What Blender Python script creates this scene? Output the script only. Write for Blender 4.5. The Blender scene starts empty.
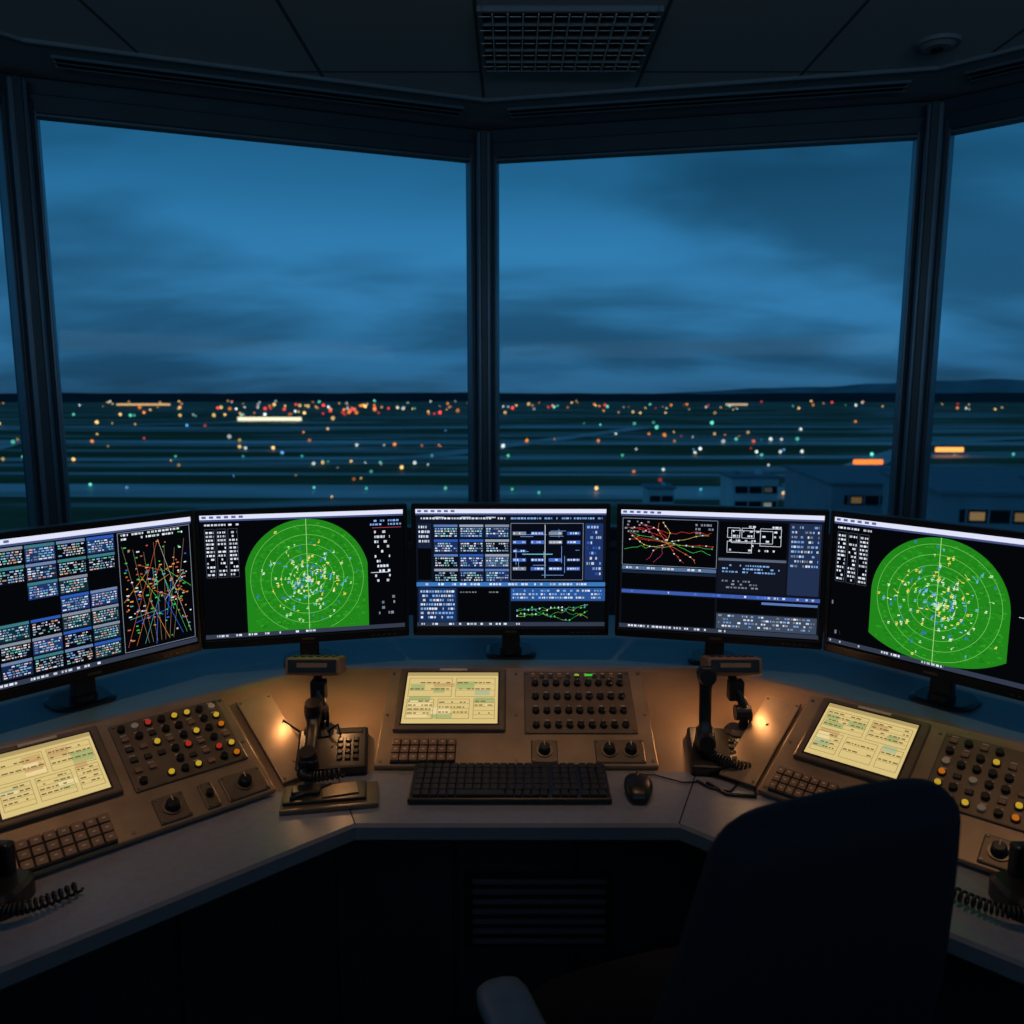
import bpy, bmesh, math, random
from mathutils import Vector, Matrix
random.seed(7)
scene = bpy.context.scene
try:
    scene.view_settings.view_transform = 'Standard'
    scene.view_settings.look = 'None'
except Exception:
    pass

def lin(c):
    c = c/255.0
    return c/12.92 if c <= .04045 else ((c+.055)/1.055)**2.4
def S(r, g, b):
    return (lin(r), lin(g), lin(b), 1.0)

# ------------------------------------------------------------------ materials
def mat(name, col, rough=.5, metal=0.0, noise=0.0, nscale=30, bump=0.0, spec=None):
    m = bpy.data.materials.new(name); m.use_nodes = True
    nt = m.node_tree; b = nt.nodes['Principled BSDF']
    b.inputs['Base Color'].default_value = col
    b.inputs['Roughness'].default_value = rough
    b.inputs['Metallic'].default_value = metal
    if spec is not None: b.inputs['Specular IOR Level'].default_value = spec
    if noise or bump:
        tc = nt.nodes.new('ShaderNodeTexCoord'); n = nt.nodes.new('ShaderNodeTexNoise')
        n.inputs['Scale'].default_value = nscale; n.inputs['Detail'].default_value = 4
        nt.links.new(tc.outputs['Object'], n.inputs['Vector'])
        if noise:
            r = nt.nodes.new('ShaderNodeValToRGB')
            r.color_ramp.elements[0].position = .3; r.color_ramp.elements[1].position = .7
            r.color_ramp.elements[0].color = [c*(1-noise) for c in col[:3]]+[1]
            r.color_ramp.elements[1].color = [min(1, c*(1+noise)) for c in col[:3]]+[1]
            nt.links.new(n.outputs['Fac'], r.inputs['Fac']); nt.links.new(r.outputs['Color'], b.inputs['Base Color'])
        if bump:
            bp = nt.nodes.new('ShaderNodeBump'); bp.inputs['Strength'].default_value = bump
            bp.inputs['Distance'].default_value = .002
            nt.links.new(n.outputs['Fac'], bp.inputs['Height']); nt.links.new(bp.outputs['Normal'], b.inputs['Normal'])
    return m

def emit_attr(name, strength=1.0, sampling='AUTO'):
    m = bpy.data.materials.new(name); m.use_nodes = True
    nt = m.node_tree; nt.nodes.clear()
    a = nt.nodes.new('ShaderNodeAttribute'); a.attribute_name = 'Col'
    e = nt.nodes.new('ShaderNodeEmission'); e.inputs['Strength'].default_value = strength
    o = nt.nodes.new('ShaderNodeOutputMaterial')
    nt.links.new(a.outputs['Color'], e.inputs['Color']); nt.links.new(e.outputs[0], o.inputs['Surface'])
    try: m.cycles.emission_sampling = sampling
    except Exception: pass
    return m

M_black = mat('black_plastic', S(24, 25, 28), .35, noise=.2, nscale=40)
M_bezel = mat('bezel_plastic', S(16, 17, 20), .35)
M_panel = mat('panel_metal', S(144, 126, 106), .34, .4, noise=.18, nscale=14, bump=.12)
M_panel2 = mat('panel_inset', S(104, 91, 78), .36, .35, noise=.16, nscale=22, bump=.08)
M_body = mat('console_paint', S(138, 114, 90), .4, .15, noise=.14, nscale=9, bump=.12)
M_shelf = mat('shelf_paint', S(84, 122, 140), .36, 0, noise=.1, nscale=8)
M_desk = mat('desk_laminate', S(124, 128, 142), .34, 0, noise=.08, nscale=60)
M_edge = mat('desk_edging', S(110, 112, 120), .35, noise=.05)
M_cab = mat('cabinet_paint', S(48, 51, 58), .5, noise=.12, nscale=10)
M_vent = mat('vent_slat_paint', S(84, 90, 100), .45, noise=.08, nscale=20)
M_dark = mat('dark_void', S(10, 10, 12), .7, noise=.1)
M_key = mat('key_plastic', S(34, 32, 31), .45, noise=.1)
M_keytan = mat('keypad_plastic', S(120, 92, 72), .5, noise=.1)
M_knob = mat('knob_plastic', S(20, 19, 19), .3, noise=.1)
M_screw = mat('screw_steel', S(120, 115, 105), .35, .9, noise=.1)
M_frame = mat('window_frame_paint', S(52, 70, 84), .4, .2, noise=.1, nscale=6)
M_frame2 = mat('window_frame_edge', S(98, 122, 140), .35, .4, noise=.1, nscale=6)
M_wall = mat('wall_paint', S(80, 92, 102), .7, noise=.06, nscale=5)
M_floor = mat('carpet', S(34, 38, 44), .95, noise=.3, nscale=220, bump=.5)
M_fabric = mat('chair_fabric', S(27, 32, 43), .85, noise=.25, nscale=260, bump=.5, spec=.25)
M_arm = mat('armrest_pad', S(112, 122, 138), .5, noise=.1)
M_white = mat('fixture_white', S(150, 162, 170), .5, noise=.03)
M_border = mat('ceiling_border_paint', S(124, 136, 146), .7, noise=.03)
M_alu = mat('louvre_aluminium', S(240, 248, 252), .5, 0, noise=.03)
M_slot = mat('slot_dark', S(8, 9, 10), .7, noise=.1)
M_paper = mat('paper', S(190, 180, 165), .8, noise=.05)
M_bronze = mat('lamp_bronze', S(150, 112, 84), .4, .3, noise=.1)
M_scr = emit_attr('screen_pixels', 1.0)
M_tab = emit_attr('touch_pixels', .88)
M_led = emit_attr('led_caps', 1.0, 'NONE')
M_airl = emit_attr('airfield_lamp_glow', 1.0, 'NONE')

M_glass = bpy.data.materials.new('window_glass'); M_glass.use_nodes = True
nt = M_glass.node_tree; nt.nodes.clear()
tr = nt.nodes.new('ShaderNodeBsdfTransparent'); tr.inputs['Color'].default_value = (.95, .98, 1, 1)
gl = nt.nodes.new('ShaderNodeBsdfGlossy'); gl.inputs['Roughness'].default_value = .05
lw = nt.nodes.new('ShaderNodeFresnel'); lw.inputs['IOR'].default_value = 1.12
mx = nt.nodes.new('ShaderNodeMixShader'); oo = nt.nodes.new('ShaderNodeOutputMaterial')
nt.links.new(lw.outputs[0], mx.inputs[0]); nt.links.new(tr.outputs[0], mx.inputs[1])
nt.links.new(gl.outputs[0], mx.inputs[2]); nt.links.new(mx.outputs[0], oo.inputs['Surface'])

M_ceil = bpy.data.materials.new('ceiling_tiles'); M_ceil.use_nodes = True
nt = M_ceil.node_tree; b = nt.nodes['Principled BSDF']; b.inputs['Roughness'].default_value = .85
tc = nt.nodes.new('ShaderNodeTexCoord'); sp = nt.nodes.new('ShaderNodeSeparateXYZ')
nt.links.new(tc.outputs['Object'], sp.inputs[0])
outs = []
for ax, off in (('X', 6.115), ('Y', 6.0-.18)):
    a = nt.nodes.new('ShaderNodeMath'); a.operation = 'ADD'; a.inputs[1].default_value = off
    p = nt.nodes.new('ShaderNodeMath'); p.operation = 'PINGPONG'; p.inputs[1].default_value = .3
    nt.links.new(sp.outputs[ax], a.inputs[0]); nt.links.new(a.outputs[0], p.inputs[0]); outs.append(p)
mn = nt.nodes.new('ShaderNodeMath'); mn.operation = 'MINIMUM'
nt.links.new(outs[0].outputs[0], mn.inputs[0]); nt.links.new(outs[1].outputs[0], mn.inputs[1])
mr = nt.nodes.new('ShaderNodeMapRange'); mr.inputs['From Min'].default_value = .004; mr.inputs['From Max'].default_value = .009
nt.links.new(mn.outputs[0], mr.inputs['Value'])
nz = nt.nodes.new('ShaderNodeTexNoise'); nz.inputs['Scale'].default_value = 90
nt.links.new(tc.outputs['Object'], nz.inputs['Vector'])
mc = nt.nodes.new('ShaderNodeMix'); mc.data_type = 'RGBA'
mc.inputs[6].default_value = S(90, 94, 98); mc.inputs[7].default_value = S(182, 188, 192)
nt.links.new(mr.outputs[0], mc.inputs[0]); nt.links.new(mc.outputs[2], b.inputs['Base Color'])
bp = nt.nodes.new('ShaderNodeBump'); bp.inputs['Strength'].default_value = .3; bp.inputs['Distance'].default_value = .002
nt.links.new(nz.outputs['Fac'], bp.inputs['Height']); nt.links.new(bp.outputs['Normal'], b.inputs['Normal'])

# ------------------------------------------------------------------ mesh builder
class MB:
    def __init__(s):
        s.v = []; s.f = []; s.m = []; s.c = []; s.sm = []; s.mats = []
    def mi(s, m):
        if m not in s.mats: s.mats.append(m)
        return s.mats.index(m)
    def add(s, vs, fs, m, col=None, M=None, smooth=False):
        o = len(s.v)
        for p in vs:
            p = Vector(p)
            s.v.append(M @ p if M else p)
        k = s.mi(m)
        for f in fs:
            s.f.append([o+i for i in f]); s.m.append(k); s.c.append(col or (1, 1, 1, 1)); s.sm.append(smooth)
    def addbm(s, bm, m, col=None, M=None, smooth=False):
        bm.verts.index_update()
        s.add([v.co.copy() for v in bm.verts], [[v.index for v in f.verts] for f in bm.faces], m, col, M, smooth)
        bm.free()
    def box(s, c, sz, m, bev=0, M=None, col=None, rot=None, seg=2):
        bm = bmesh.new(); bmesh.ops.create_cube(bm, size=1)
        for v in bm.verts: v.co = Vector((v.co.x*sz[0], v.co.y*sz[1], v.co.z*sz[2]))
        if bev: bmesh.ops.bevel(bm, geom=list(bm.edges), offset=bev, segments=seg, affect='EDGES', profile=.5)
        T = Matrix.Translation(c)
        if rot is not None: T = T @ rot
        s.addbm(bm, m, col, (M @ T) if M else T)
    def cyl(s, c, r, h, m, seg=20, r2=None, M=None, col=None, rot=None, bev=0):
        r2 = r if r2 is None else r2
        prof = [(r, -h/2), (r2, h/2-bev), (max(r2-bev, .0001), h/2)] if bev else [(r, -h/2), (r2, h/2)]
        vs = []; fs = []
        for (rr, z) in prof:
            for i in range(seg):
                a = 2*math.pi*i/seg; vs.append((rr*math.cos(a), rr*math.sin(a), z))
        for j in range(len(prof)-1):
            for i in range(seg):
                fs.append([j*seg+i, j*seg+(i+1) % seg, (j+1)*seg+(i+1) % seg, (j+1)*seg+i])
        fs.append(list(range(seg))[::-1]); fs.append([(len(prof)-1)*seg+i for i in range(seg)])
        T = Matrix.Translation(c)
        if rot is not None: T = T @ rot
        s.add(vs, fs, m, col, (M @ T) if M else T)
    def loft(s, rings, m, M=None, col=None, smooth=True, caps=True):
        n = len(rings[0]); vs = [p for r in rings for p in r]; fs = []
        for j in range(len(rings)-1):
            for i in range(n):
                fs.append([j*n+i, j*n+(i+1) % n, (j+1)*n+(i+1) % n, (j+1)*n+i])
        if caps:
            fs.append(list(range(n))[::-1]); fs.append([(len(rings)-1)*n+i for i in range(n)])
        s.add(vs, fs, m, col, M, smooth)
    def tube(s, pts, r, m, seg=8, M=None, col=None):
        pts = [Vector(p) for p in pts]; rings = []; up = Vector((0, 0, 1))
        for i, p in enumerate(pts):
            t = (pts[min(i+1, len(pts)-1)]-pts[max(i-1, 0)]).normalized()
            a = up if i == 0 else nrm
            nrm = a - t*a.dot(t)
            if nrm.length < 1e-4: nrm = Vector((1, 0, 0)) - t*t.x
            nrm.normalize(); bn = t.cross(nrm)
            rings.append([p+nrm*(r*math.cos(2*math.pi*k/seg))+bn*(r*math.sin(2*math.pi*k/seg)) for k in range(seg)])
        s.loft(rings, m, M, col)
    def prism(s, poly, z0, z1, m, M=None, mtop=None):
        n = len(poly)
        vs = [(x, y, z0) for x, y in poly]+[(x, y, z1) for x, y in poly]
        s.add(vs, [[i, (i+1) % n, n+(i+1) % n, n+i] for i in range(n)]+[list(range(n))[::-1]], m, None, M)
        s.add([(x, y, z1) for x, y in poly], [list(range(n))], mtop or m, None, M)
    def build(s, name, M=None, parent=None, recalc=True):
        me = bpy.data.meshes.new(name); me.from_pydata([tuple(v) for v in s.v], [], s.f)
        for m in s.mats: me.materials.append(m)
        me.polygons.foreach_set('material_index', s.m)
        me.polygons.foreach_set('use_smooth', s.sm)
        at = me.color_attributes.new('Col', 'FLOAT_COLOR', 'CORNER')
        buf = []
        for p, c in zip(me.polygons, s.c): buf += list(c)*p.loop_total
        at.data.foreach_set('color', buf)
        if recalc:
            bm = bmesh.new(); bm.from_mesh(me); bmesh.ops.recalc_face_normals(bm, faces=bm.faces); bm.to_mesh(me); bm.free()
        me.update()
        o = bpy.data.objects.new(name, me); scene.collection.objects.link(o)
        if parent: o.parent = parent
        if M is not None: o.matrix_world = M
        return o

def T(x, y, z): return Matrix.Translation((x, y, z))
def RX(a): return Matrix.Rotation(math.radians(a), 4, 'X')
def RY(a): return Matrix.Rotation(math.radians(a), 4, 'Y')
def RZ(a): return Matrix.Rotation(math.radians(a), 4, 'Z')
def sring(c, a, b, ax, ay, n=28, e=4.0):
    out = []
    for i in range(n):
        t = 2*math.pi*i/n; ct, st = math.cos(t), math.sin(t)
        out.append(Vector(c)+Vector(ax)*(a*math.copysign(abs(ct)**(2/e), ct))+Vector(ay)*(b*math.copysign(abs(st)**(2/e), st)))
    return out

# ------------------------------------------------------------------ camera (eye height 1.6, pitched 8.3 deg down)
cd = bpy.data.cameras.new('camera'); cam = bpy.data.objects.new('camera', cd); scene.collection.objects.link(cam)
cam.location = (0, 0, 1.6); cam.rotation_euler = (math.radians(90-8.3), 0, 0)
cd.sensor_width = 36; cd.lens = 36*800/1024; cd.clip_end = 30000; cd.clip_start = .02
cd.dof.use_dof = True; cd.dof.focus_distance = 2.0; cd.dof.aperture_fstop = 4.0
scene.camera = cam

# ------------------------------------------------------------------ world : overcast blue dusk
w = bpy.data.worlds.new('dusk_sky'); scene.world = w; w.use_nodes = True
nt = w.node_tree; nt.nodes.clear()
N = nt.nodes.new; L = nt.links.new
tc = N('ShaderNodeTexCoord'); sp = N('ShaderNodeSeparateXYZ'); L(tc.outputs['Generated'], sp.inputs[0])
def math_(op, a, b=None):
    n = N('ShaderNodeMath'); n.operation = op
    for i, x in enumerate((a, b)):
        if x is None: continue
        if isinstance(x, (int, float)): n.inputs[i].default_value = x
        else: L(x, n.inputs[i])
    return n.outputs[0]
zc = math_('MAXIMUM', sp.outputs['Z'], 0.0)
den = math_('ADD', zc, .22)
px = math_('MULTIPLY', math_('DIVIDE', sp.outputs['X'], den), .58)
py = math_('DIVIDE', sp.outputs['Y'], den)
cb = N('ShaderNodeCombineXYZ'); L(px, cb.inputs[0]); L(py, cb.inputs[1]); cb.inputs[2].default_value = 3.7
nz = N('ShaderNodeTexNoise'); nz.inputs['Scale'].default_value = 1.55; nz.inputs['Detail'].default_value = 4.5
nz.inputs['Roughness'].default_value = .47; nz.inputs['Distortion'].default_value = .2; L(cb.outputs[0], nz.inputs['Vector'])
r1 = N('ShaderNodeMapRange'); r1.inputs['From Min'].default_value = .35; r1.inputs['From Max'].default_value = .66
r1.interpolation_type = 'SMOOTHSTEP'
r1.inputs['To Min'].default_value = .70; r1.inputs['To Max'].default_value = 1.55; L(nz.outputs['Fac'], r1.inputs['Value'])
rp = N('ShaderNodeValToRGB'); L(math_('ADD', sp.outputs['Z'], .1), rp.inputs[0])
el = rp.color_ramp.elements
el[0].position = 0; el[0].color = S(14, 30, 40)
el[1].position = .098; el[1].color = S(16, 34, 46)
for pos, c in ((.101, S(36, 78, 108)), (.14, S(36, 88, 124)), (.20, S(42, 102, 142)), (.27, S(40, 103, 144)), (.34, S(29, 86, 122)), (.42, S(21, 71, 102)), (.7, S(20, 60, 88)), (1.0, S(20, 56, 84))):
    e = el.new(pos); e.color = c
vm = N('ShaderNodeVectorMath'); vm.operation = 'SCALE'; L(rp.outputs[0], vm.inputs[0]); L(r1.outputs[0], vm.inputs['Scale'])
bg = N('ShaderNodeBackground'); L(vm.outputs[0], bg.inputs[0]); wo = N('ShaderNodeOutputWorld'); L(bg.outputs[0], wo.inputs[0])

# ------------------------------------------------------------------ room shell
V = [(-3.26, -.1), (-3.0, 1.76), (-1.85, 3.18), (-.13, 3.8), (1.715, 3.44), (3.11, 2.18), (3.66, .38)]
ROOM = [(-3.26, -2.2)]+V+[(3.66, -2.2)]
ZC, ZH, ZS = 2.79, 2.68, .9
mb = MB(); mb.prism([(x*1.02, y*1.02) for x, y in ROOM], -.1, 0, M_floor); mb.build('floor')
mb = MB(); mb.prism([(x*1.03, y*1.03) for x, y in ROOM], ZC, ZC+.12, M_ceil); mb.build('ceiling')

def seg_frame(a, b):
    a = Vector((a[0], a[1], 0)); b = Vector((b[0], b[1], 0)); d = (b-a); l = d.length; d.normalize()
    n = Vector((-d.y, d.x, 0))
    M = Matrix(((d.x, n.x, 0, a.x), (d.y, n.y, 0, a.y), (0, 0, 1, 0), (0, 0, 0, 1)))
    return M, l
for i in range(len(V)-1):
    M, l = seg_frame(V[i], V[i+1])
    mb = MB()
    mb.box((l/2, .1, ZS/2), (l+.08, .16, ZS), M_wall)
    mb.box((l/2, .03, ZS+.015), (l-.04, .14, .03), M_frame2, .005)
    mb.box((l/2, .1, (ZH+.03+ZC)/2), (l+.08, .16, ZC-ZH-.03), M_frame)
    mb.build('wall_front_%d' % (i+1), M)
    mb = MB()
    mb.box((l/2, .05, ZH+.01), (l-.06, .1, .07), M_frame, .006)
    mb.box((l/2, .02, ZH-.032), (l-.1, .04, .012), M_frame2, .003)
    mb.box((l/2, .05, ZS+.06), (l-.06, .09, .06), M_frame, .006)
    for xx, sg in ((0, 1), (l, -1)):
        mb.box((xx+sg*.025, .05, (ZH+ZS)/2+.02), (.054, .11, ZH-ZS), M_frame, .005)
        mb.box((xx+sg*.056, .03, (ZH+ZS)/2+.02), (.010, .06, ZH-ZS-.06), M_frame2, .002)
    mb.box((l/2, .06, (ZH+ZS)/2), (l-.1, .008, ZH-ZS-.02), M_glass)
    mb.build('window_%d' % (i+1), M)
for i in range(1, len(V)-1):
    M1, l1 = seg_frame(V[i-1], V[i]); M2, l2 = seg_frame(V[i], V[i+1])
    n = ((M1.to_3x3() @ Vector((0, 1, 0)))+(M2.to_3x3() @ Vector((0, 1, 0)))).normalized()
    t = Vector((n.y, -n.x, 0))
    M = Matrix(((t.x, n.x, 0, V[i][0]), (t.y, n.y, 0, V[i][1]), (0, 0, 1, 0), (0, 0, 0, 1)))
    mb = MB(); mb.box((0, .02, (ZH+ZS)/2+.03), (.064, .14, ZH-ZS+.1), M_frame2, .008); mb.box((0, -.055, (ZH+ZS)/2+.03), (.03, .02, ZH-ZS+.1), M_frame, .004)
    mb.box((0, .13, (ZH+ZS)/2+.03), (.09, .1, ZH-ZS+.1), M_frame, .006)
    mb.build('trim_%d' % i, M)
mb = MB(); mb.box((.2, -2.27, ZC/2), (7.1, .12, ZC), M_wall); mb.build('wall_back')
mb = MB(); mb.box((-3.33, -1.15, ZC/2), (.12, 2.1, ZC), M_wall); mb.build('wall_left')
mb = MB(); mb.box((3.73, -.91, ZC/2), (.12, 2.56, ZC), M_wall); mb.build('wall_right')

def offs(poly, d):
    out = []
    for i, p in enumerate(poly):
        p = Vector(p)
        ns = []
        for a, b in ((i-1, i), (i, i+1)):
            if a < 0 or b >= len(poly): continue
            e = (Vector(poly[b])-Vector(poly[a])).normalized(); ns.append(Vector((-e.y, e.x)))
        n = sum(ns, Vector((0, 0))).normalized(); out.append(p+n*(d/n.dot(ns[0])))
    return out
inn = offs(V, -.34); out_ = offs(V, 0)
mb = MB()
for i in range(len(V)-1):
    mb.prism([tuple(inn[i]), tuple(inn[i+1]), tuple(out_[i+1]), tuple(out_[i])], ZC-.010, ZC, M_border)
    mb.prism([tuple(p) for p in (inn[i], inn[i+1], offs(V, -.33)[i+1], offs(V, -.33)[i])], ZC-.014, ZC-.010, M_frame2)
mb.build('trim_7')
mb = MB()
for i in range(len(V)-1):
    M, l = seg_frame(V[i], V[i+1])
    for k in (-1, 1):
        mb.box((l/2, -.2+k*.022, ZC-.014), (l-.34, .034, .008), M_slot, M=M)
    for yy in (-.245, -.2, -.155):
        mb.box((l/2, yy, ZC-.015), (l-.32, .006, .010), M_frame2, M=M)
mb.build('ceiling_slot_diffuser')

# louvre troffer
mb = MB(); fx0, fx1, fy0, fy1 = -.11, .47, 2.665, 3.145; zt = ZC
fw, fh = fx1-fx0, fy1-fy0; cx, cy = (fx0+fx1)/2, (fy0+fy1)/2
mb.box((0, 0, -.002), (fw-.02, fh-.02, .003), M_slot)
for sx in (-1, 1): mb.box((sx*(fw/2-.008), 0, -.009), (.016, fh, .018), M_border, .003)
for sy in (-1, 1): mb.box((0, sy*(fh/2-.008), -.009), (fw-.032, .016, .018), M_border, .003)
for i in range(1, 12):
    mb.box((-fw/2+fw*i/12, 0, -.012), (.004, fh-.034, .016), M_alu)
for i in range(12):
    for j in range(5):   # angled white reflector blade inside each louvre cell
        mb.box((-fw/2+fw*(i+.5)/12, -fh/2+fh*(j+.5)/5, -.012), (fw/12-.012, .034, .0015), M_alu, rot=RX(26))
for j in range(1, 5):
    mb.box((0, -fh/2+fh*j/5, -.012), (fw-.034, .005, .016), M_border)
mb.build('ceiling_light', T(cx, cy, zt))
mb = MB(); mb.cyl((0, 0, -.006), .072, .012, M_border, 32, r2=.075); mb.cyl((0, 0, -.016), .045, .012, M_border, 32, r2=.062); mb.cyl((0, 0, -.024), .02, .006, M_slot, 20)
mb.build('smoke_detector', T(1.45, 2.93, ZC))

# added cool fill light behind the camera, in an invented trough housing
mb = MB()
mb.box((0, 0, -.03), (5.6, .05, .10), M_white, .008); mb.box((0, .26, -.05), (5.6, .52, .02), M_white, .004); mb.box((0, .52, -.02), (5.6, .02, .08), M_white, .004)
for sx in (-2.78, 2.78): mb.box((sx, .26, -.01), (.02, .5, .08), M_white, .003)
tro = mb.build('rear_fill_housing', T(.2, -2.18, 2.0))
ld = bpy.data.lights.new('rear_fill', 'AREA'); ld.shape = 'RECTANGLE'; ld.size = 5.4; ld.size_y = .44; ld.energy = 33; ld.color = (.46, .74, 1)  # fill added to lift ceiling and window frames, no real fitting
lo = bpy.data.objects.new('rear_fill', ld); scene.collection.objects.link(lo); lo.parent = tro; lo.location = (0, .28, .10)
lo.rotation_euler = (math.radians(180-38), 0, 0)

# ------------------------------------------------------------------ control desk
F = [(-1.053-.3, .824-.27), (-.315, 1.493), (.335, 1.493), (1.073+.3, .824-.27)]
def strip(mb, prof, m):
    rows = [[(p.x, p.y, z) for p in offs(F, d)] for d, z in prof]
    for a, b in zip(rows[:-1], rows[1:]):
        for i in range(3): mb.add([a[i], a[i+1], b[i+1], b[i]], [[0, 1, 2, 3]], m)
D0, D1, ZP, ZSH = .227, .507, .75, .888
mb = MB()
strip(mb, [(.006, .75), (D0, .75)], M_desk)
strip(mb, [(.006, .75), (0, .744), (0, .718), (.006, .712), (.3, .712)], M_edge)
strip(mb, [(D0, .75), (D1, ZSH)], M_body)
strip(mb, [(D1, ZSH), (D1+.012, ZSH+.006), (D1+.03, ZSH+.006), (D1+.035, ZSH)], M_panel)
strip(mb, [(D1+.035, ZSH), (1.05, ZSH)], M_shelf)
strip(mb, [(1.05, ZSH), (1.05, 0)], M_cab)
strip(mb, [(.3, .712), (.3, .06), (.34, .06), (.34, 0)], M_cab)
for idx in (0, 3):
    ds = [(0, .712), (0, .75), (D0, .75), (D1, ZSH), (1.05, ZSH), (1.05, 0), (.34, 0), (.3, .06), (.3, .712)]
    pts = []
    for d, z in ds:
        p = offs(F, d)[idx]; pts.append((p.x, p.y, z))
    mb.add(pts, [list(range(len(pts)))], M_cab)
for k, (a, b) in enumerate(((0, 1), (1, 2), (2, 3))):
    o = offs(F, .3); M, l = seg_frame(o[a], o[b])
    nd = 3 if k == 1 else 4
    for i in range(nd):
        wd = l/nd
        mb.box((wd*(i+.5), -.009, .39), (wd-.012, .018, .62), M_cab, .004, M=M)
        mb.box((wd*(i+.5), -.022, .64), (.1, .008, .012), M_cab, .003, M=M)
    if k == 1:
        for j in range(7): mb.box((l/2+.055, -.022, .29+.026*j), (.32, .008, .012), M_vent, .002, M=M)
        mb.box((l/2+.055, -.019, .37), (.36, .004, .2), M_dark, M=M)
for cxx, sg in ((-.315, -1), (.335, 1)):
    p0 = Vector((cxx, 1.497, .7506)); p1 = Vector((cxx+sg*.086, 1.72, .7506)); t = Vector((.0015, 0, 0))
    mb.add([p0-t, p0+t, p1+t, p1-t], [[0, 1, 2, 3]], M_dark)
desk = mb.build('control_desk')

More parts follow.
